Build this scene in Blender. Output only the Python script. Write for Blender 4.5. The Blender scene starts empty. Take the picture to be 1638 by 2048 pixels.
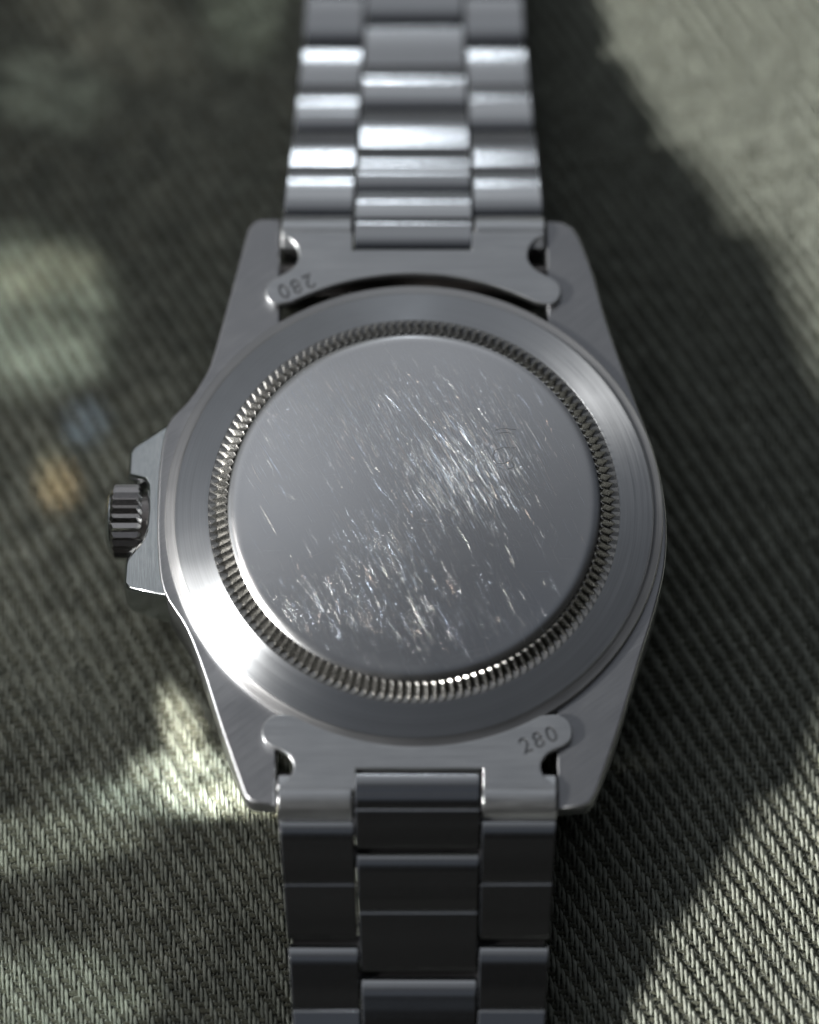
import bpy, bmesh, math, random
import numpy as np
from mathutils import Vector, Matrix
R = math.radians
random.seed(7); rng = np.random.default_rng(7)
scene = bpy.context.scene
scene.unit_settings.system = 'METRIC'
scene.unit_settings.scale_length = 0.001          # one unit is one millimetre
C = scene.collection

# ------------------------------------------------------------------ camera
TILT = R(21.5); DIST = 270.0
target = Vector((-0.33, -0.2, 11.0))
cd = bpy.data.cameras.new('camera'); cam = bpy.data.objects.new('camera', cd); C.objects.link(cam)
cam.location = target + DIST*Vector((0, -math.sin(TILT), math.cos(TILT)))
cam.rotation_euler = (TILT, 0, 0)
cd.sensor_fit = 'HORIZONTAL'; cd.sensor_width = 24.0; cd.lens = 24.0*DIST/60.7
cd.clip_start = 5; cd.clip_end = 6000
cd.dof.use_dof = True; cd.dof.focus_distance = DIST - 0.3
cd.dof.aperture_fstop = cd.lens*1e-3/15.0; cd.dof.aperture_blades = 7; cd.dof.aperture_rotation = R(10)
scene.camera = cam

# ------------------------------------------------------------------ world
w = bpy.data.worlds.new('World'); scene.world = w; w.use_nodes = True
nt = w.node_tree; nt.nodes.clear()
def N(nt, t, **k):
    n = nt.nodes.new(t)
    for a, b in k.items(): setattr(n, a, b)
    return n
tc = N(nt, 'ShaderNodeTexCoord'); sp = N(nt, 'ShaderNodeSeparateXYZ')
nt.links.new(tc.outputs['Generated'], sp.inputs[0])
rmp = N(nt, 'ShaderNodeValToRGB'); e = rmp.color_ramp.elements      # a room: dim behind the camera, paler wall ahead
mr = N(nt, 'ShaderNodeMapRange'); mr.inputs[1].default_value = -1; mr.inputs[2].default_value = 1
ya = N(nt, 'ShaderNodeMath', operation='MULTIPLY'); ya.inputs[1].default_value = .86; nt.links.new(sp.outputs[1], ya.inputs[0])
xa = N(nt, 'ShaderNodeMath', operation='MULTIPLY_ADD'); xa.inputs[1].default_value = -.62; nt.links.new(sp.outputs[0], xa.inputs[0]); nt.links.new(ya.outputs[0], xa.inputs[2])
nt.links.new(xa.outputs[0], mr.inputs[0]); nt.links.new(mr.outputs[0], rmp.inputs[0])
e[0].position = 0.0; e[0].color = (0.010, 0.010, 0.009, 1)
e[1].position = 1.0; e[1].color = (0.17, 0.175, 0.17, 1)
for p, c in ((0.36, (0.013, 0.013, 0.013, 1)), (0.43, (0.036, 0.040, 0.046, 1)), (0.50, (0.06, 0.066, 0.078, 1)), (0.60, (0.12, 0.126, 0.136, 1)), (0.70, (0.20, 0.21, 0.228, 1)), (0.85, (0.30, 0.312, 0.33, 1))):
    q = e.new(p); q.color = c
bg = N(nt, 'ShaderNodeBackground'); bg.inputs[1].default_value = 1.0
out = N(nt, 'ShaderNodeOutputWorld')
nz = N(nt, 'ShaderNodeTexNoise'); nz.inputs['Scale'].default_value = 2.6; nz.inputs['Detail'].default_value = 2; nt.links.new(tc.outputs['Generated'], nz.inputs['Vector'])
nm = N(nt, 'ShaderNodeMapRange'); nm.inputs[1].default_value = .36; nm.inputs[2].default_value = .64; nm.inputs[3].default_value = .62; nm.inputs[4].default_value = 1.35
nt.links.new(nz.outputs['Fac'], nm.inputs[0]); er = N(nt, 'ShaderNodeValToRGB'); ee = er.color_ramp.elements; ee[0].position = 0; ee[0].color = (.32, .32, .32, 1); ee[1].position = 1; ee[1].color = (1.1, 1.1, 1.1, 1)
for p, c in ((.10, .30), (.17, .95), (.25, 1.05), (.31, .38), (.42, .50), (.50, .95), (.62, 1.1)): ee.new(p).color = (c, c, c, 1)
em_ = N(nt, 'ShaderNodeMath', operation='MULTIPLY'); nt.links.new(sp.outputs[2], er.inputs[0]); nt.links.new(er.outputs[0], em_.inputs[0]); nt.links.new(nm.outputs[0], em_.inputs[1])
nt.links.new(em_.outputs[0], bg.inputs[1])
nt.links.new(rmp.outputs[0], bg.inputs[0]); nt.links.new(bg.outputs[0], out.inputs[0])

# ------------------------------------------------------------------ lamps
def aim(o, frm, to):
    o.location = frm; o.rotation_euler = (Vector(to)-Vector(frm)).to_track_quat('-Z', 'Y').to_euler()
SUN_AZ, SUN_EL = R(193.5), R(29.5)
SUN = Vector((math.cos(SUN_AZ)*math.cos(SUN_EL), math.sin(SUN_AZ)*math.cos(SUN_EL), math.sin(SUN_EL)))
sl = bpy.data.lights.new('sun', 'SUN'); so = bpy.data.objects.new('sun', sl); C.objects.link(so)
sl.energy = 5.0; sl.angle = R(7.5); sl.color = (1.0, 0.985, 0.95)
aim(so, SUN*400, (0, 0, 0))
def area(name, loc, to, sx, sy, power, col):
    l = bpy.data.lights.new(name, 'AREA'); l.shape = 'RECTANGLE'; l.size = sx; l.size_y = sy; l.energy = power; l.color = col
    o = bpy.data.objects.new(name, l); C.objects.link(o); aim(o, loc, to); return o
# a narrow window beyond the far end of the bracelet, low over the table
area('window_light', (-12, 520, 290), (0, 0, 8), 46, 13, 2.0e4, (0.86, 0.93, 1.0))
def spot(name, at, az, el, dist, ang, power, col, sx=1, sy=1, roll=0, rad=0.8, noise=0):
    l = bpy.data.lights.new(name, 'SPOT'); o = bpy.data.objects.new(name, l); C.objects.link(o)
    a, b = R(az), R(el); d = Vector((math.cos(a)*math.cos(b), math.sin(a)*math.cos(b), math.sin(b)))
    p = Vector(at) + d*dist
    aim(o, p, at); o.rotation_euler.rotate_axis('Z', R(roll)); o.scale = (sy, sx, 1)
    l.energy = power; l.color = col; l.spot_size = R(ang); l.spot_blend = .75; l.shadow_soft_size = rad
    l.use_nodes = True; lt = l.node_tree; em = lt.nodes['Emission']
    c_ = lt.nodes.new('ShaderNodeTexCoord'); mp = lt.nodes.new('ShaderNodeMapping'); mp.inputs['Scale'].default_value = (260, 80, 1)
    mp.inputs['Location'].default_value = (at[0], at[1], 0); mp.inputs['Rotation'].default_value = (0, 0, R(roll*.5))
    n_ = lt.nodes.new('ShaderNodeTexNoise'); n_.inputs['Scale'].default_value = 1; n_.inputs['Detail'].default_value = 1.5; n_.inputs['Distortion'].default_value = .8
    m_ = lt.nodes.new('ShaderNodeMapRange'); m_.inputs[1].default_value = .36; m_.inputs[2].default_value = .66; m_.inputs[3].default_value = .15; m_.inputs[4].default_value = 2.0
    lt.links.new(c_.outputs['Normal'], mp.inputs['Vector']); lt.links.new(mp.outputs[0], n_.inputs['Vector'])
    lt.links.new(n_.outputs['Fac'], m_.inputs[0]); lt.links.new(m_.outputs[0], em.inputs['Strength'])
    return o
# spot lamps standing in for sun bent through glass, plus added broad fill
K = 3.2e5
spot('glint_fill_spot', (-31, 21, 0), 175, 58, 200, 4.2, 2.6*K, (0.92, 1, .92), 1.0, 1.2)
spot('glint_fill_spot', (-30, 24.5, 0), 175, 58, 200, 3.0, 1.4*K, (1, .93, .70), 1.0, .5, 20)
spot('glint_fill_spot', (-29, 17, 0), 175, 58, 200, 2.4, 1.3*K, (0.88, 1, .95), 1.3, .6)
spot('glint_fill_spot', (-30, 41, 0), 175, 58, 200, 3.4, 0.9*K, (0.9, 1, .95), 1.0, .7, -20)
spot('glint_fill_spot', (-25, 47, 0), 175, 58, 200, 4.0, 0.7*K, (1, .97, .9), 1.3, .7, -30)
spot('glint_fill_spot', (-27.6, 6.2, 0), 175, 58, 200, 0.38, 3.0*K, (1, .66, .34), 1, 1.6, 10)
spot('glint_fill_spot', (-28.2, 7.8, 0), 175, 58, 200, 1.0, 1.0*K, (1, .9, .62), .6, 1.6, 10)
spot('glint_fill_spot', (-25.6, 11.6, 0), 175, 58, 200, 0.8, 1.6*K, (.45, .62, 1), 1, 1.5, 10)
spot('glint_fill_spot', (-17.6, -13.6, 0), 182, 58, 200, 1.2, 14*K, (1, .97, .86), .62, 2.0, 14)
spot('glint_fill_spot', (-16.2, -17.6, 0), 182, 58, 200, 2.0, 13*K, (.97, 1, .93), 1.5, .8, -18)
spot('glint_fill_spot', (-13.0, -18.9, 0), 182, 58, 200, 1.8, 10*K, (1, .95, .80), 1.5, .45, -8)
spot('glint_fill_spot', (-20.5, -18.8, 0), 182, 58, 200, 2.4, 4*K, (.9, 1, .95), 1.6, .4, -6)
spot('glint_fill_spot', (-29, -22.5, 0), 182, 58, 200, 3.2, 2.5*K, (.95, 1, .92), 1.6, .5, 8)
spot('glint_fill_spot', (-31.5, -36, 0), 182, 58, 200, 4.4, 3.2*K, (.92, 1, .93), 1.5, .8, 12)
spot('glint_fill_spot', (-14.5, -11, 10), 188, 42, 200, 3.0, 2.5*K, (.97, 1, 1), 1.5, .7, 50)
spot('glint_fill_spot', (-24, 22, 0), 178, 62, 200, 15, 0.35*K, (1, .97, .93), 1.2, 1.6, 0)  # broad fill added to lift the shaded cloth at upper left
spot('glint_fill_spot', (-14, 50, 0), 182, 58, 200, 2.6, 1.2*K, (.9, 1, .9), .8, 1.8, 0)

spot('glint_fill_spot', (-30, -14, 0), 182, 62, 200, 13, 0.8*K, (1, .97, .93), 1.2, 1.6, 0)  # broad fill added to lift the shaded cloth at lower left
scene.view_settings.view_transform = 'Standard'; scene.view_settings.look = 'None'
scene.view_settings.exposure = 0.36; scene.view_settings.gamma = 1
scene.render.engine = 'CYCLES'
scene.cycles.caustics_reflective = False; scene.cycles.caustics_refractive = False
scene.cycles.sample_clamp_indirect = 6

# ------------------------------------------------------------------ materials
def new_mat(name):
    m = bpy.data.materials.new(name); m.use_nodes = True
    t = m.node_tree; b = t.nodes['Principled BSDF']
    return m, t, b
def math_n(t, op, a, b=None, clamp=False):
    n = t.nodes.new('ShaderNodeMath'); n.operation = op; n.use_clamp = clamp
    for i, v in enumerate((a, b)):
        if v is None: continue
        if hasattr(v, 'is_output'): t.links.new(v, n.inputs[i])
        else: n.inputs[i].default_value = v
    return n.outputs[0]
def noise(t, vec, scale, detail=2, rough=.5):
    n = t.nodes.new('ShaderNodeTexNoise'); n.inputs['Scale'].default_value = scale
    n.inputs['Detail'].default_value = detail; n.inputs['Roughness'].default_value = rough
    if vec is not None: t.links.new(vec, n.inputs['Vector'])
    return n.outputs['Fac']
def mapping(t, vec, rz=0, sc=(1, 1, 1), loc=(0, 0, 0)):
    # rotate first, scale after, so streaks follow the rotated axes
    a = t.nodes.new('ShaderNodeVectorRotate'); a.rotation_type = 'Z_AXIS'; a.inputs['Angle'].default_value = rz
    t.links.new(vec, a.inputs['Vector'])
    m = t.nodes.new('ShaderNodeMapping'); m.inputs['Scale'].default_value = sc; m.inputs['Location'].default_value = loc
    t.links.new(a.outputs[0], m.inputs['Vector']); return m.outputs[0]
def objco(t): return t.nodes.new('ShaderNodeTexCoord').outputs['Object']
def bump(t, b, h, strength, dist, prev=None):
    n = t.nodes.new('ShaderNodeBump'); n.inputs['Strength'].default_value = strength; n.inputs['Distance'].default_value = dist
    t.links.new(h, n.inputs['Height'])
    if prev is not None: t.links.new(prev, n.inputs['Normal'])
    t.links.new(n.outputs[0], b.inputs['Normal']); return n.outputs[0]
def ramp(t, f, lo, hi, a=0.0, b=1.0):
    n = t.nodes.new('ShaderNodeMapRange'); n.inputs[1].default_value = lo; n.inputs[2].default_value = hi
    n.inputs[3].default_value = a; n.inputs[4].default_value = b; n.clamp = True
    t.links.new(f, n.inputs[0]); return n.outputs[0]
def band(t, f, centre, width):            # thin crease where a noise field crosses a value
    d = math_n(t, 'ABSOLUTE', math_n(t, 'SUBTRACT', f, centre))
    return ramp(t, d, 0, width, 1, 0)

STEEL = (0.60, 0.615, 0.635, 1)
def steel(name, rough, col=STEEL, brush=None, aniso=0.0, wear=0.35, streak=0.0015, wavy=0):
    """brush: angle of the brushed grain in the object's plane, 'ring' for turned work, None for polished."""
    m, t, b = new_mat(name)
    b.inputs['Metallic'].default_value = 1; b.inputs['Base Color'].default_value = col
    co = objco(t)
    big = noise(t, co, 0.35, 3)
    r = ramp(t, big, .3, .7, rough*.95, rough*1.06)
    if brush == 'ring':
        s = t.nodes.new('ShaderNodeVectorMath'); s.operation = 'LENGTH'
        flat = t.nodes.new('ShaderNodeVectorMath'); flat.operation = 'MULTIPLY'; flat.inputs[1].default_value = (1, 1, 0)
        t.links.new(co, flat.inputs[0]); t.links.new(flat.outputs[0], s.inputs[0])
        cx = t.nodes.new('ShaderNodeCombineXYZ'); t.links.new(math_n(t, 'MULTIPLY', s.outputs['Value'], 22.0), cx.inputs[0])
        sv = t.nodes.new('ShaderNodeVectorMath'); sv.operation = 'SCALE'; sv.inputs['Scale'].default_value = .12
        t.links.new(co, sv.inputs[0])
        ad = t.nodes.new('ShaderNodeVectorMath'); ad.operation = 'ADD'
        t.links.new(cx.outputs[0], ad.inputs[0]); t.links.new(sv.outputs[0], ad.inputs[1])
        g = noise(t, ad.outputs[0], 1.0, 3, .7)
        tg = t.nodes.new('ShaderNodeTangent'); tg.direction_type = 'RADIAL'; tg.axis = 'Z'
        t.links.new(tg.outputs[0], b.inputs['Tangent'])
    elif brush is not None:
        g = noise(t, mapping(t, co, brush, (.22, 12, 12)), 1.0, 4, .8)
    else:
        g = noise(t, co, 6, 4, .7)
    b.inputs['Anisotropic'].default_value = aniso; b.inputs['Anisotropic Rotation'].default_value = .25
    t.links.new(math_n(t, 'ADD', r, ramp(t, g, .35, .65, -.04, .05)), b.inputs['Roughness'])
    if brush is not None:
        mxc = t.nodes.new('ShaderNodeMix'); mxc.data_type = 'RGBA'; t.links.new(ramp(t, g, .3, .7), mxc.inputs[0])
        mxc.inputs[6].default_value = tuple(c_*.86 for c_ in col[:3])+(1,); mxc.inputs[7].default_value = tuple(min(1, c_*1.1) for c_ in col[:3])+(1,)
        t.links.new(mxc.outputs[2], b.inputs['Base Color'])
    hc = math_n(t, 'MULTIPLY', g, streak/.0015)
    p = bump(t, b, hc, 1.0, 0.0015 if brush is not None else .0004)
    if wavy: p = bump(t, b, noise(t, co, .30, 0), 1.0, wavy, p)
    if wear:
        a1 = band(t, noise(t, mapping(t, co, 1.1, (.9, 7, 7), (3, 5, 1)), 1.0, 1), .5, .010)
        a2 = band(t, noise(t, mapping(t, co, 2.4, (1.3, 9, 9), (13, 2, 4)), 1.0, 1), .5, .008)
        gate = ramp(t, noise(t, co, .8, 2), .48, .62)
        sc = math_n(t, 'MULTIPLY', math_n(t, 'ADD', a1, a2), gate)
        bump(t, b, math_n(t, 'MULTIPLY', sc, -wear), 1.0, .006, p)
    return m

mat_ring = steel('turned steel', .38, (.56, .575, .595, 1), brush='ring', aniso=.9, wear=0, streak=.002)
mat_rim = steel('worn turned steel', .42, (.48, .48, .485, 1), brush='ring', aniso=.6, wear=.1)
mat_lug = steel('brushed lug steel', .36, (.41, .415, .43, 1), brush=R(-38), wear=.1)
mat_pol = steel('polished steel', .13, (.74, .78, .79, 1), wear=.15, wavy=.03)
mat_guard = steel('polished guard steel', .15, (.72, .76, .77, 1), brush=R(90), wear=.08, streak=.0003, wavy=.035)
mat_plate = steel('satin end link steel', .33, (.62, .635, .65, 1), brush=R(0), wear=.15, streak=.001)
mat_link = steel('satin link steel', .10, (.50, .51, .52, 1), wear=0, streak=.0003)
mat_stamp = steel('stamped floor steel', .5, (.26, .265, .275, 1), wear=0)
mat_gap = steel('gap shade steel', .4, (.07, .068, .07, 1), wear=0)  # near black, imitating the shade in the link gaps
mat_dark = steel('blackened steel', .30, (.30, .28, .27, 1), wear=.6)
mat_crown = steel('grimy crown steel', .17, (.58, .56, .55, 1), wear=0)
mat_flute = steel('grimy fluted steel', .27, (.37, .365, .35, 1), wear=0, streak=.0002)

# the domed back: satin steel crossed by fine scratches
mat_dome, t, b = new_mat('scratched dome steel')
b.inputs['Metallic'].default_value = 1; b.inputs['Base Color'].default_value = (.74, .745, .75, 1)
co = objco(t)
fine = noise(t, mapping(t, co, R(-5), (.4, 18, 1)), 1.0, 3, .7)
t.links.new(math_n(t, 'ADD', ramp(t, noise(t, co, .3, 3), .3, .7, .20, .25), ramp(t, fine, .35, .65, -.02, .02)), b.inputs['Roughness'])
mat_scr, t, b = new_mat('glint tinted scratch')
b.inputs['Metallic'].default_value = 1; b.inputs['Roughness'].default_value = .30
gi = t.nodes.new('ShaderNodeNewGeometry'); cr = t.nodes.new('ShaderNodeValToRGB'); t.links.new(gi.outputs['Random Per Island'], cr.inputs[0])
ee = cr.color_ramp.elements; ee[0].color = (.42, .52, .72, 1); ee[1].color = (.78, .60, .50, 1)  # tints imitate the rainbow colours of sun glinting off scratches
for p_, c_ in ((.3, (.60, .70, .80, 1)), (.5, (.68, .70, .72, 1)), (.8, (.70, .72, .66, 1))):
    q_ = ee.new(p_); q_.color = c_
t.links.new(cr.outputs[0], b.inputs['Base Color'])

# cloth
def cloth_mat(name, a, c, bumpd):
    m, t, b = new_mat(name)
    co = objco(t); b.inputs['Roughness'].default_value = .95
    b.inputs['Specular IOR Level'].default_value = .12
    b.inputs['Sheen Weight'].default_value = .25; b.inputs['Sheen Roughness'].default_value = .5
    fib = noise(t, mapping(t, co, R(-28), (7, 1.8, 5)), 1.0, 5, .8)
    blot = noise(t, co, .45, 3, .6)
    f = math_n(t, 'ADD', ramp(t, fib, .36, .64, -.25, .7), ramp(t, blot, .35, .65, 0, .4), True)
    mx = t.nodes.new('ShaderNodeMix'); mx.data_type = 'RGBA'; t.links.new(f, mx.inputs[0])
    mx.inputs[6].default_value = a; mx.inputs[7].default_value = c
    t.links.new(mx.outputs[2], b.inputs['Base Color'])
    bump(t, b, fib, 1.0, bumpd)
    return m
mat_warp = cloth_mat('green cotton warp', (.27, .285, .24, 1), (.57, .605, .525, 1), .10)
mat_weft = cloth_mat('olive cotton weft', (.07, .072, .052, 1), (.24, .245, .185, 1), .14)
mat_base = cloth_mat('cloth ground', (.07, .075, .06, 1), (.15, .16, .125, 1), .05)

# ------------------------------------------------------------------ helpers
def link_obj(name, me, m, parent=None, **props):
    o = bpy.data.objects.new(name, me); C.objects.link(o)
    if m: me.materials.append(m)
    if parent: o.parent = parent
    for k, v in props.items(): o[k] = v
    return o
def finish(bm, ang=35, wn=True, smooth=True):
    bmesh.ops.recalc_face_normals(bm, faces=bm.faces)
    me = bpy.data.meshes.new('part'); bm.to_mesh(me); bm.free()
    if smooth:
        me.polygons.foreach_set('use_smooth', [True]*len(me.polygons)); me.set_sharp_from_angle(angle=R(ang))
    return me
def weighted(o):
    md = o.modifiers.new('weighted', 'WEIGHTED_NORMAL'); md.keep_sharp = True; md.weight = 100; return o
def arc(cx, cy, r, a0, a1, n):
    return [(cx+r*math.cos(R(a0+(a1-a0)*i/n)), cy+r*math.sin(R(a0+(a1-a0)*i/n))) for i in range(n+1)]
def prism(pts, z0, z1, bev=.2, seg=3, zfun=None, zlow=None):
    bm = bmesh.new()
    lo = [bm.verts.new((x, y, z0 if zlow is None else zlow(x, y))) for x, y in pts]
    hi = [bm.verts.new((x, y, z1 if zfun is None else zfun(x, y))) for x, y in pts]
    top = bm.faces.new(hi); bm.faces.new(lo[::-1]); n = len(pts)
    for i in range(n): bm.faces.new((lo[i], lo[(i+1) % n], hi[(i+1) % n], hi[i]))
    bmesh.ops.recalc_face_normals(bm, faces=bm.faces)
    if bev: bmesh.ops.bevel(bm, geom=list(top.edges), offset=bev, segments=seg, profile=.5, affect='EDGES', clamp_overlap=True)
    return bm
def lathe(prof, n=256, close_top=False):
    bm = bmesh.new(); rings = []
    for r, z in prof:
        if r < 1e-6: rings.append([bm.verts.new((0, 0, z))]); continue
        rings.append([bm.verts.new((r*math.cos(2*math.pi*i/n), r*math.sin(2*math.pi*i/n), z)) for i in range(n)])
    for a, c in zip(rings, rings[1:]):
        for i in range(n):
            j = (i+1) % n
            if len(c) == 1: bm.faces.new((a[i], a[j], c[0]))
            elif len(a) == 1: bm.faces.new((a[0], c[j], c[i]))
            else: bm.faces.new((a[i], a[j], c[j], c[i]))
    return bm
def chaikin(pts, n=2, closed=True):
    for _ in range(n):
        q = []
        for i in range(len(pts)):
            a, c = pts[i], pts[(i+1) % len(pts)]
            q += [(a[0]*.75+c[0]*.25, a[1]*.75+c[1]*.25), (a[0]*.25+c[0]*.75, a[1]*.25+c[1]*.75)]
        pts = q
    return pts
def spline(pts, n=8):                         # Catmull-Rom through open points
    P = [pts[0]]+list(pts)+[pts[-1]]; q = []
    for i in range(1, len(P)-2):
        for k in range(n):
            s = k/n; o = []
            for c in (0, 1):
                a, b_, c_, d = P[i-1][c], P[i][c], P[i+1][c], P[i+2][c]
                o.append(.5*((2*b_)+(-a+c_)*s+(2*a-5*b_+4*c_-d)*s*s+(-a+3*b_-3*c_+d)*s**3))
            q.append(tuple(o))
    q.append(pts[-1]); return q

# ------------------------------------------------------------------ the cloth
def shade_fold(x, y):
    """height of the cloth: nearly flat, with one fold added out of view to shade the left side"""
    crest = 30.8 - 1.5/(1+np.exp(-(y-44)/3.0)) - 1.0/(1+np.exp((y+40)/4.0)) + .5*np.sin(y*.11)
    cx = -56 + 1.2*np.sin(y*.05)
    f = crest*np.exp(-((x-cx)/6.6)**2)  # unseen ridge added to block the sun from the left cloth
    return f + .18*np.sin(x*.055+y*.03)+.12*np.sin(y*.083-x*.02) - .25
TH = R(-4.0)
def to_world(u, v):                          # cloth frame -> table
    return u*math.cos(TH)+v*math.sin(TH), -u*math.sin(TH)+v*math.cos(TH)
def tubes(name, U, V, Z, RU, RZ, across, m):
    """U,V,Z: (threads, samples) centre lines; each a half-open tube, one mesh"""
    nth, ns = U.shape; k = 6
    an = np.linspace(-.25*math.pi, 1.25*math.pi, k)
    ca, sa = np.cos(an), np.sin(an)
    if across == 'u': X = U[..., None]+RU[..., None]*ca; Y = np.repeat(V[..., None], k, 2)
    else: Y = V[..., None]+RU[..., None]*ca; X = np.repeat(U[..., None], k, 2)
    wx, wy = to_world(X, Y)
    zz = (Z[..., None]+RZ[..., None]*sa) + shade_fold(wx, wy)
    co = np.stack([wx, wy, zz], -1).reshape(-1, 3).astype(np.float32)
    a = (np.arange(nth)[:, None, None]*ns + np.arange(ns-1)[None, :, None])*k + np.arange(k-1)[None, None, :]
    q = np.stack([a, a+1, a+1+k, a+k], -1).reshape(-1, 4)
    if across == 'u': q = q[:, ::-1]
    me = bpy.data.meshes.new(name); me.vertices.add(len(co)); me.vertices.foreach_set('co', co.ravel())
    me.loops.add(q.size); me.loops.foreach_set('vertex_index', q.ravel().astype(np.int32))
    me.polygons.add(len(q)); me.polygons.foreach_set('loop_start', np.arange(0, q.size, 4, dtype=np.int32))
    me.update(calc_edges=True); me.polygons.foreach_set('use_smooth', np.ones(len(q), bool))
    return me
PITCH, PER = .312, 2.5
u = np.arange(-72, 48, PITCH); v = np.arange(-52, 72, PER/8)
U, V = np.meshgrid(u, v, indexing='ij')
idx = np.arange(len(u))[:, None]
jit = rng.normal(0, .032, (len(u), 1)) + .14*np.sin(V*.11+U*.13)+.06*np.sin(U*.6+V*.2) + rng.normal(0, .03, U.shape)
ph = ((V/PER + idx*.25 + jit) % 1.0)
FR = .53
up = np.clip(1.25*np.sin(np.pi*np.clip(ph/FR, 0, 1))**.6, 0, 1)*(ph < FR)
Zt = .02 + .30*up + rng.normal(0, .010, U.shape)
RU = .075+.062*up + rng.normal(0, .014, U.shape); RZ = .12+.05*up
Uj = U + rng.normal(0, .013, U.shape) + rng.normal(0, .014, (len(u), 1)) + .03*np.sin(2*np.pi*ph) + .16*np.sin(V*.09+U*.05) + .06*np.sin(V*.31+U*.2)
cloth = link_obj('cloth', (lambda: (bpy.data.meshes.new('cloth')))(), None)
# ground sheet of the cloth
gx = np.concatenate([np.linspace(-420, -80, 18), np.arange(-78, 52, 1.5), np.linspace(72, 420, 18)])
gy = np.concatenate([np.linspace(-420, -76, 18), np.arange(-75, 96, 3.0), np.linspace(98, 420, 18)])
bm = bmesh.new(); G = [[bm.verts.new((x, y, float(shade_fold(x, y))-.05)) for y in gy] for x in gx]
for i in range(len(gx)-1):
    for j in range(len(gy)-1): bm.faces.new((G[i][j], G[i+1][j], G[i+1][j+1], G[i][j+1]))
bm.to_mesh(cloth.data); bm.free(); cloth.data.materials.append(mat_base)
cloth.data.polygons.foreach_set('use_smooth', [True]*len(cloth.data.polygons))
cloth['kind'] = 'structure'; cloth['label'] = 'grey-green cotton twill cloth under the watch'
link_obj('warp_threads', tubes('warp', Uj, V, Zt, RU, RZ, 'u', None), mat_warp, cloth, kind='stuff')
u2 = np.arange(-72, 48, .312); v2 = np.arange(-52, 72, PER/5)
V2, U2 = np.meshgrid(v2, u2, indexing='ij')
ph2 = ((V2/PER + (U2+72)/PITCH*.25) % 1.0)
Z2 = .05 + .08*np.sin(np.pi*np.clip((ph2-FR)/(1-FR), 0, 1)) - .08*(ph2 < FR) + rng.normal(0, .03, U2.shape)
link_obj('weft_threads', tubes('weft', U2+0, V2+rng.normal(0, .03, V2.shape), Z2, np.full(U2.shape, .21)+rng.normal(0, .04, U2.shape), np.full(U2.shape, .13), 'v', None), mat_weft, cloth, kind='stuff')
# loose fibres standing off the threads
nf = 42000; fx = rng.uniform(-36, 36, nf); fy = rng.uniform(-44, 30, nf); seg = 5
a0 = rng.uniform(0, 2*np.pi, nf); L = rng.uniform(.35, 1.3, nf); cv = rng.normal(0, 2.0, nf); hz = rng.uniform(.03, .28, nf)
tt = np.linspace(0, 1, seg)
A = a0[:, None]+cv[:, None]*tt
px = fx[:, None]+np.cumsum(np.cos(A)*L[:, None]/seg, 1); py = fy[:, None]+np.cumsum(np.sin(A)*L[:, None]/seg, 1)
pz = shade_fold(px, py)+.38+hz[:, None]*np.sin(np.pi*tt)
wd = .010*(1-.5*tt)
co = []
for k in range(3):
    an = 2*np.pi*k/3
    co.append(np.stack([px-np.sin(A)*wd*np.cos(an), py+np.cos(A)*wd*np.cos(an), pz+wd*np.sin(an)], -1))
co = np.stack(co, 2).reshape(-1, 3).astype(np.float32)
bs = (np.arange(nf)[:, None, None]*seg+np.arange(seg-1)[None, :, None])*3; kk = np.arange(3)[None, None, :]; k2 = (kk+1) % 3
q = np.stack([bs+kk, bs+k2, bs+3+k2, bs+3+kk], -1).reshape(-1, 4)
me = bpy.data.meshes.new('fibres'); me.vertices.add(len(co)); me.vertices.foreach_set('co', co.ravel())
me.loops.add(q.size); me.loops.foreach_set('vertex_index', q.ravel().astype(np.int32))
me.polygons.add(len(q)); me.polygons.foreach_set('loop_start', np.arange(0, q.size, 4, dtype=np.int32)); me.update(calc_edges=True)
link_obj('loose_fibres', me, mat_warp, cloth, kind='stuff')

# ------------------------------------------------------------------ the watch
watch = bpy.data.objects.new('wristwatch', None); C.objects.link(watch)
watch['label'] = 'steel wristwatch lying face down with its scratched domed back up'
watch['category'] = 'wristwatch'

# case with four lugs
right = spline([(12.7, 22.8), (13.65, 19.9), (14.6, 15.9), (15.8, 11.9), (17.0, 8.2), (18.15, 4.4), (18.75, .3), (18.6, -3.9), (17.7, -7.7), (16.55, -11.3), (14.98, -16.46), (13.15, -21.7)], 4)
left = spline([(-12.25, -21.8), (-14.1, -16.5), (-15.45, -12.3), (-16.75, -9.0), (-18.5, -6.0), (-19.0, -2.6), (-19.1, .6), (-19.0, 4.2), (-18.5, 7.3), (-17.05, 9.15), (-16.0, 10.9), (-15.1, 13.3), (-12.75, 23.5)], 4)
outline = [(10.15, 15.35), (10.15, 24.25), (11.4, 24.15), (12.2, 23.7)] + right + [(12.7, -22.4), (12.2, -22.6), (10.35, -22.85), (10.35, -15.2)]
outline += arc(0, 0, 18.35, -56.5, -122.6, 20)[1:-1]
outline += [(-10.0, -15.4), (-10.0, -22.55), (-11.3, -22.4), (-11.8, -22.25)] + left + [(-12.35, 24.15), (-11.8, 24.4), (-10.3, 24.45), (-10.15, 15.35)]
outline += arc(0, 0, 18.35, 123.4, 56.6, 20)[1:-1]
bm = prism(outline, 3.6, 10.0, .18, 3, zlow=lambda x, y: 3.6 + 4.6*min(1, max(0, abs(y)-17.5)/5.2))
case = weighted(link_obj('case', finish(bm, 40), mat_lug, watch))
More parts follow.
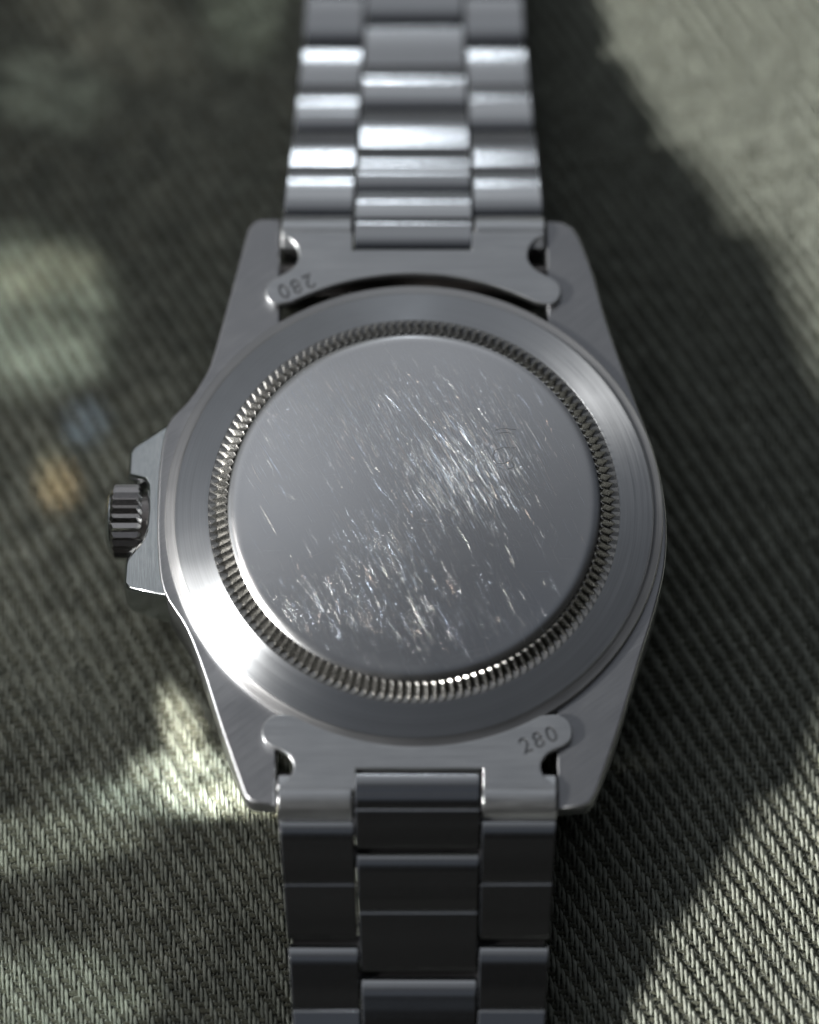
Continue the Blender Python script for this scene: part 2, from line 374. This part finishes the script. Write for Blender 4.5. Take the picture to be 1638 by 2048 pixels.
# crown guards: two polished horns growing from the left flank
G = [(-18.2, 7.6), (-21.15, 6.15), (-21.45, 5.6), (-21.5, 3.75), (-20.15, 3.1), (-19.95, 2.6), (-19.88, .6), (-20.0, -1.1), (-20.35, -1.8), (-21.4, -2.85), (-21.55, -3.3), (-21.6, -4.9), (-21.2, -5.4), (-18.2, -6.5), (-17, -3), (-17, 4)]
bm = prism(G, 3.9, 9, .28, 4, zfun=lambda x, y: 9.93-.52*max(0, -18.7-x)**1.1)
weighted(link_obj('crown_guard', finish(bm, 40), mat_guard, case))
# rotating bezel and glass, underneath
n = 120; prof = [(0, 1.3), (17.9, 1.3), (18.2, 1.6), (18.4, 2.4), (18.4, 3.4), (17.5, 3.62)]
link_obj('bezel', finish(lathe(prof, 120)), mat_pol, watch)
m_gl, t, b = new_mat('watch glass'); b.inputs['Transmission Weight'].default_value = 1; b.inputs['Roughness'].default_value = .02; b.inputs['IOR'].default_value = 1.6
link_obj('crystal', finish(lathe([(0, .12), (14.6, .12), (15, .5), (15, 1.5), (0, 1.5)], 120)), m_gl, watch)

# screw-down back
rim = lathe([(17.2, 9.6), (17.2, 10.7), (17.78, 10.71), (17.84, 10.67), (17.9, 10.64), (18.44, 10.55), (18.50, 10.49), (18.53, 10.2), (18.56, 9.6)], 256)
link_obj('case_rim', finish(rim, 30), mat_rim, watch)
back = link_obj('case_back', finish(lathe([(13.0, 11.0), (15.18, 11.22), (15.26, 11.36), (17.60, 10.84), (17.70, 10.81), (17.75, 10.74), (17.76, 10.6)], 256), 25), mat_ring, watch)
# dome
prof = [(14.0, 11.5), (13.98, 11.75)]
for i in range(9):
    a = R(8+74*i/8); prof.append((12.70+1.28*math.cos(a), 11.77+.56*math.sin(a)))
z0 = prof[-1][1]; r0 = prof[-1][0]
for i in range(1, 25):
    r = r0*(1-i/24); prof.append((r, z0+.85*(1-(r/r0)**2)**1.05))
link_obj('domed_cover', finish(lathe(prof, 256), 60), mat_dome, back)
# coin-edge flutes between the dome and the flat ring
NT = 146; bm = bmesh.new(); rows = []
for i in range(NT):
    a = 2*math.pi*i/NT; h = math.pi/NT
    def P(r, z, an): return bm.verts.new((r*math.cos(an), r*math.sin(an), z))
    w1 = h*random.uniform(.97, 1.03)
    rows.append(dict(o=P(15.24, 11.35, a), pk0=P(14.96, 11.40, a), pk1=P(14.10, 12.08, a), pk2=P(13.94, 12.11, a), vo=P(15.24, 11.35, a+w1), v0=P(14.60, 11.31, a+w1), v1=P(13.88, 11.93, a+w1), v2=P(13.72, 12.06, a+w1)))
for i in range(NT):
    A_, B_ = rows[i], rows[(i+1) % NT]
    for (p, nx) in ((A_, A_), (A_, B_)):
        if nx is A_:
            s = [('o', 'vo'), ('pk0', 'v0'), ('pk1', 'v1'), ('pk2', 'v2')]
            for (a1, b1), (a2, b2) in zip(s, s[1:]): bm.faces.new((A_[a1], A_[b1], A_[b2], A_[a2]))
        else:
            s = [('vo', 'o'), ('v0', 'pk0'), ('v1', 'pk1'), ('v2', 'pk2')]
            for (a1, b1), (a2, b2) in zip(s, s[1:]): bm.faces.new((A_[a1], B_[b1], B_[b2], A_[a2]))
link_obj('fluted_edge', finish(bm, smooth=False), mat_flute, back)
# faint hand-scratched figures on the back
def dome_z(x, y):
    r = math.hypot(x, y); return z0+.85*max(0, 1-(r/r0)**2)**1.05
def scratch_mesh():
    patches = [(3.4, 2.6, 3.2, 2.7, 2600, -1), (0.6, 7.2, 5.5, 2.8, 800, -1), (-5.5, 6.8, 5, 3.4, 500, -1), (-2.6, -4.4, 2.4, 1.7, 300, -1), (-5.0, -8.2, 4.2, 2.4, 450, -1), (3.2, -9, 4, 2, 300, -1), (0, 0, 8.5, 8.5, 700, -1), (3.4, 3.0, 3.6, 2.9, 750, 1.0), (0.6, 7.6, 4.5, 2.6, 420, .8), (-5.5, 7.4, 4.2, 2.4, 330, .8), (-11.0, 5.5, 1.6, 2.6, 120, .9), (-2.6, -4.4, 2.6, 1.8, 130, .5), (-5.6, -8.6, 4.2, 2.0, 260, .45), (-1, -8, 4, 2, 120, .4), (1, 1, 9, 9, 420, .9)]
    co, fa = [], []
    for cx, cy, rx, ry, cnt, ls in patches:
        micro = ls < 0; ls = abs(ls)
        for _ in range(int(cnt if micro else cnt*.9)):
            x, y = random.gauss(cx, rx*.75), random.gauss(cy, ry*.75)
            if math.hypot(x, y) > 13.0: continue
            if random.random() < .78: an = R(random.gauss(-63, 3.5)); L = ls*random.lognormvariate(-.1, .8); L = min(L, 4.5)
            else: an = R(random.uniform(0, 180)); L = random.uniform(.04, .22)
            wd = random.choice((.001, .0012, .0014, .0018, .0024, .0040)) if L > .25 else random.uniform(.003, .007)
            if micro: L = random.uniform(.15, 2.6); wd = random.uniform(.0006, .0017)
            tl = math.tan(R(random.uniform(5, 34))); k = max(2, int(L/.35)+1); bend = random.gauss(0, .03) if random.random() < .85 else random.gauss(0, .12); base = len(co)
            ca, sa = math.cos(an), math.sin(an)
            for i in range(k+1):
                q = i/k; o_ = bend*math.sin(math.pi*q)*L; w_ = wd*math.sin(math.pi*(.08+.84*q))
                px_, py_ = x+ca*(q-.5)*L-sa*o_, y+sa*(q-.5)*L+ca*o_
                z = dome_z(px_, py_)+.001
                co += [(px_-sa*w_, py_+ca*w_, z), (px_, py_, z+w_*tl), (px_+sa*w_, py_-ca*w_, z)]
            for i in range(k):
                b_ = base+3*i; fa += [(b_, b_+1, b_+4, b_+3), (b_+1, b_+2, b_+5, b_+4)]
    me = bpy.data.meshes.new('scratches'); me.from_pydata(co, [], fa); me.update()
    bm = bmesh.new(); bm.from_mesh(me); bmesh.ops.recalc_face_normals(bm, faces=bm.faces)
    bad = [f for f in bm.faces if f.normal.z < 0]; bmesh.ops.reverse_faces(bm, faces=bad); bm.to_mesh(me); bm.free(); return me
link_obj('scratches', scratch_mesh(), mat_scr, back, kind='stuff')
strokes = [[(6.0, 5.6), (6.6, 5.75), (7.6, 5.7)], [(6.3, 5.35), (6.9, 5.45), (7.4, 5.3)], [(5.9, 3.9), (6.5, 4.15), (7.5, 4.2)],
           [(6.0, 3.9), (5.85, 3.3), (6.2, 2.9), (6.9, 3.0), (7.3, 3.4)], [(6.2, 2.6), (6.8, 2.45), (7.4, 2.7), (7.2, 3.1)], [(4.1, 1.3), (4.5, 1.4), (4.9, 1.75)]]
for st in strokes:
    bm = bmesh.new(); p = spline(st, 5)
    for (xa, ya), (xb, yb) in zip(p, p[1:]):
        d = Vector((xb-xa, yb-ya)); L_ = d.length or 1; nn = Vector((-d.y, d.x))/L_*.022
        q_ = [(xa+nn.x, ya+nn.y), (xb+nn.x, yb+nn.y), (xb-nn.x, yb-nn.y), (xa-nn.x, ya-nn.y)]
        bm.faces.new([bm.verts.new((x, y, dome_z(x, y)+.004)) for x, y in q_])
    bmesh.ops.remove_doubles(bm, verts=bm.verts, dist=.02)
    link_obj('scratched_stroke', finish(bm), mat_stamp, back)

# crown
bm = bmesh.new(); NF = 24; rows = []
x_in, x_out = -20.35, -22.75
for i in range(NF):
    a = 2*math.pi*i/NF; h = math.pi/NF
    def Q(x, r, an): return bm.verts.new((x, r*math.sin(an), r*math.cos(an)))
    rows.append([[Q(x_in+.05, 2.35, a), Q(x_in-.35, 2.86, a), Q(x_out+.35, 2.86, a), Q(x_out-.02, 2.35, a)],
                 [Q(x_in, 2.3, a+h), Q(x_in-.18, 2.62, a+h), Q(x_out+.18, 2.62, a+h), Q(x_out, 2.3, a+h)]])
for i in range(NF):
    a, c, d = rows[i][0], rows[i][1], rows[(i+1) % NF][0]
    for k in range(3):
        bm.faces.new((a[k], a[k+1], c[k+1], c[k])); bm.faces.new((c[k], c[k+1], d[k+1], d[k]))
crown = link_obj('crown', finish(bm, smooth=False), mat_crown, watch); crown.location = (0, .55, 7.0)
bm = lathe([(0, .42), (1.3, .40), (2.0, .25), (2.4, .05), (2.42, -.2), (2.2, -2.2), (0, -2.2)], 48)
bmesh.ops.rotate(bm, verts=bm.verts, matrix=Matrix.Rotation(R(-90), 3, 'Y'))
cap = link_obj('crown_cap', finish(bm), mat_pol, crown); cap.location = (x_out+.02, 0, 0)
bm = lathe([(2.25, 0), (2.25, .9), (1.6, 1.0), (1.6, 4)], 48)
bmesh.ops.rotate(bm, verts=bm.verts, matrix=Matrix.Rotation(R(90), 3, 'Y'))
tube = link_obj('crown_tube', finish(bm), mat_dark, crown); tube.location = (x_in-.3, 0, 0)

# end links
def text_bm(body, size, ext):
    cu = bpy.data.curves.new('figures', 'FONT'); cu.body = body; cu.size = size; cu.extrude = ext; cu.align_x = 'CENTER'; cu.align_y = 'CENTER'
    cu.offset = .018; cu.space_character = 1.2; cu.resolution_u = 4
    ob = bpy.data.objects.new('tmp', cu); C.objects.link(ob)
    dg = bpy.context.evaluated_depsgraph_get(); me = bpy.data.meshes.new_from_object(ob.evaluated_get(dg))
    bpy.data.objects.remove(ob); bpy.data.curves.remove(cu); return me
bottom_half = arc(0, 0, 18.3, -90, -60.5, 12) + [(9.45, -15.62)]
bottom_half = arc(0, 0, 18.28, -90, -60.8, 12) + spline([(9.6, -15.85), (10.2, -15.85), (10.9, -16.2), (11.25, -16.9), (11.15, -17.75), (10.6, -18.25), (9.8, -18.6), (9.2, -19.1), (8.95, -19.8), (9.15, -20.5), (9.6, -20.95), (10.05, -21.1)], 4)
def plate_outline(half, xr=0.25):
    r = [(x+xr*0, y) for x, y in half]
    l = [(-x, y) for x, y in half][::-1]
    pts = r + [(10.1, -21.6), (4.75, -21.6), (4.75, -20.0), (-4.75+.35, -20.0), (-4.4, -21.6), (-10.1, -21.6)] + l[:-1]
    return pts
for side in (-1, 1):
    if side == -1: pts = [(x+.22, y) for x, y in plate_outline(bottom_half)]
    else:
        half = arc(0, .0, 19.45, -90, -61.5, 12) + spline([(10.0, -16.95), (10.55, -16.9), (11.1, -17.4), (11.25, -18.2), (10.9, -18.85), (10.2, -19.3), (9.4, -19.8), (8.9, -20.4), (8.75, -21.0), (8.95, -21.8), (9.5, -22.4), (10.0, -22.6)], 4)
        pts = half + [(10.05, -23.0), (4.65, -23.0), (4.65, -21.45), (-4.45, -21.45), (-4.45, -23.0), (-10.05, -23.0)] + [(-x, y) for x, y in half][::-1][:-1]
        pts = [(-x-.05, -y) for x, y in pts]
    bm = prism(pts, 10.05, 10.62, .13, 3)
    el = link_obj('end_link', finish(bm, 35), mat_plate, watch, label='near end link stamped with its number right way up' if side == -1 else 'far end link with its stamped number upside down')
    cutter = link_obj('cut', text_bm('280', 1.72, .13), mat_stamp)
    if side == -1: cutter.location = (9.05, -17.85, 10.62); cutter.rotation_euler = (0, 0, R(24))
    else: cutter.location = (-8.95, 18.45, 10.62); cutter.rotation_euler = (0, 0, R(204))
    md = el.modifiers.new('stamp', 'BOOLEAN'); md.operation = 'DIFFERENCE'; md.object = cutter; md.solver = 'EXACT'; md.material_mode = 'TRANSFER'
    dg = bpy.context.evaluated_depsgraph_get(); me = bpy.data.meshes.new_from_object(el.evaluated_get(dg))
    el.modifiers.clear(); old = el.data; el.data = me; bpy.data.objects.remove(cutter)
    bm = bmesh.new(); bm.from_mesh(me); nf0 = len(bm.faces)
    ye = -21.5 if side == -1 else 22.9
    # rolled lobes either side of the centre link
    for sx in (-1, 1):
        xc = (.22 if side == -1 else -.05); x0, x1 = sorted((xc+sx*4.72, xc+sx*10.05))
        prof = [(0, 10.60)]
        for i in range(13):
            a = R(90-125*i/12); prof.append((.55+1.55*math.cos(a), 9.03+1.55*math.sin(a)+.02))
        prof += [(1.2, 7.6), (-1.0, 7.6), (-1.0, 10.3)]
        ring0 = [bm.verts.new((x0, ye+side*s-side*.1, z)) for s, z in prof]; ring1 = [bm.verts.new((x1, ye+side*s-side*.1, z)) for s, z in prof]
        f0 = bm.faces.new(ring0); f1 = bm.faces.new(ring1)
        for i in range(len(prof)): bm.faces.new((ring0[i], ring0[(i+1) % len(prof)], ring1[(i+1) % len(prof)], ring1[i]))
        bmesh.ops.bevel(bm, geom=list(f0.edges)+list(f1.edges), offset=.1, segments=2, profile=.5, affect='EDGES')
    bmesh.ops.recalc_face_normals(bm, faces=[f for f in bm.faces if f.material_index == 0])
    bm.to_mesh(me); bm.free()
    me.polygons.foreach_set('use_smooth', [True]*len(me.polygons)); me.set_sharp_from_angle(angle=R(32))
    weighted(el)
    bar = lathe([(0, -10.2), (.75, -10.2), (.75, 10.2), (0, 10.2)], 24)
    bmesh.ops.rotate(bar, verts=bar.verts, matrix=Matrix.Rotation(R(90), 3, 'Y'))
    sb = link_obj('spring_bar', finish(bar), mat_dark, watch); sb.location = (0, side*20.6, 8.3)
    bx = prism([(-9.95, side*19.2), (9.95, side*19.2), (9.95, side*22.3), (-9.95, side*22.3)], 4.4, 7.5, .1, 1)  # unseen block added to stop stray sun passing under the lugs
    link_obj('light_block', finish(bx), mat_dark, el)

# bracelet
class Path:
    def __init__(s, pts):
        p = spline(pts, 12); s.p = p; s.d = [0]
        for a, c in zip(p, p[1:]): s.d.append(s.d[-1]+math.dist(a, c))
    def at(s, t):
        for i in range(len(s.d)-1):
            if s.d[i+1] >= t or i == len(s.d)-2:
                k = (t-s.d[i])/(s.d[i+1]-s.d[i]); a, c = s.p[i], s.p[i+1]
                return Vector((a[0]+(c[0]-a[0])*k, a[1]+(c[1]-a[1])*k))
near = Path([(-20.25, 10.85), (-23.0, 10.25), (-27.0, 8.3), (-31.0, 6.2), (-35, 4.6), (-40, 3.5), (-50, 2.9), (-75, 2.9)])
far = Path([(21.6, 10.85), (24.2, 10.3), (28.0, 9.2), (32, 7.8), (36.0, 6.5), (40, 5.4), (45, 4.5), (55, 3.4), (80, 2.9)])
def rounded_profile(L, T, ra, rb, crownh):
    """side view of a link: s along, n up; ra at the end nearest the case, rb at the other"""
    p = []
    for i in range(9):
        a = R(180-90*i/8); p.append((ra+ra*math.cos(a), -ra*.5+ra*.5*math.sin(a)))
    for i in range(1, 6):
        k = i/6; p.append((ra+(L-ra-rb)*k, crownh*math.sin(math.pi*k)))
    for i in range(7):
        a = R(90-90*i/6); p.append((L-rb+rb*math.cos(a), -rb*.8+rb*.8*math.sin(a)))
    p += [(L+.01, -.22), (L+.16, -.24), (L+.16, -T+.5), (L-.5, -T), (.5, -T), (.05, -T+.5)]
    return p
def make_link(name, path, s0, s1, xa, xb, ra, rb, T=2.5, crownh=.05, lift=0):
    a, c = path.at(s0), path.at(s1); a.y += random.uniform(-.05, .05); c.y += random.uniform(-.05, .05); d = (c-a); L = d.length; d.normalize()
    n = Vector((-d.y, d.x));
    if n.y < 0: n = -n
    jitter = random.uniform(-.02, .02); tw = random.uniform(-.03, .03)
    prof = rounded_profile(L, T, ra, rb, crownh)
    bm = bmesh.new()
    (x0, x1), (X0, X1) = xa, xb
    r0_, r1_ = [], []
    for s, h in prof:
        k = s/L; p = a+d*s+n*(h+lift+jitter)
        r0_.append(bm.verts.new((x0+(X0-x0)*k, p.x, p.y-tw))); r1_.append(bm.verts.new((x1+(X1-x1)*k, p.x, p.y+tw)))
    f0 = bm.faces.new(r0_); f1 = bm.faces.new(r1_); m_ = len(prof)
    for i in range(m_): bm.faces.new((r0_[i], r0_[(i+1) % m_], r1_[(i+1) % m_], r1_[i]))
    bmesh.ops.recalc_face_normals(bm, faces=bm.faces)
    bmesh.ops.bevel(bm, geom=list(f0.edges)+list(f1.edges), offset=.13, segments=2, profile=.5, affect='EDGES')
    return weighted(link_obj(name, finish(bm, 40), mat_link, watch))
def half_width(s): return 10.05 - min(1.35, max(0, s-3)*.062)
for path, xs0, xs1 in ((near, .22, .42), (far, -.05, .05)):
    def xc(s): return xs0+(xs1-xs0)*min(1, s/25)
    cen = [(0.0, 2.62, 1.5, .12), (2.74, 5.45, .3, .12)]
    s = 5.95
    while s < 48: cen += [(s, s+4.22, 1.9, .10), (s+4.34, s+8.5, .22, .25)]; s += 9.0
    for s0, s1, ra, rb in cen:
        k0, k1 = (half_width(s0))/10.05*4.52, (half_width(s1))/10.05*4.52
        make_link('centre_link', path, s0, s1, (xc(s0)-k0, xc(s0)+k0), (xc(s1)-k1, xc(s1)+k1), ra, rb, lift=.06)
    for s_ in [3.3]+[12.35+9.15*i for i in range(4)]+[5.7+9.0*i for i in range(5)]:  # dark rods added under the gaps to stop light streaking through
        p_ = path.at(s_); hw = half_width(s_)-.35
        pin = lathe([(0, -hw), (.85, -hw), (.85, hw), (0, hw)], 20); bmesh.ops.rotate(pin, verts=pin.verts, matrix=Matrix.Rotation(R(90), 3, 'Y'))
        po = link_obj('gap_blocker', finish(pin), mat_gap, watch); po.location = (xc(s_), p_.x, p_.y-1.7)
    outl = []; s = 3.55
    while s < 48: outl += [(s, s+4.55, 1.9, .10), (s+4.67, s+8.6, .22, .25)]; s += 9.15
    for s0, s1, ra, rb in outl:
        for sx in (-1, 1):
            h0, h1 = half_width(s0), half_width(s1); g = 4.66/10.05
            if sx > 0: A0, B0 = (xc(s0)+h0*g, xc(s0)+h0), (xc(s1)+h1*g, xc(s1)+h1)
            else: A0, B0 = (xc(s0)-h0, xc(s0)-h0*g), (xc(s1)-h1, xc(s1)-h1*g)
            make_link('outer_link', path, s0, s1, A0, B0, ra, rb)
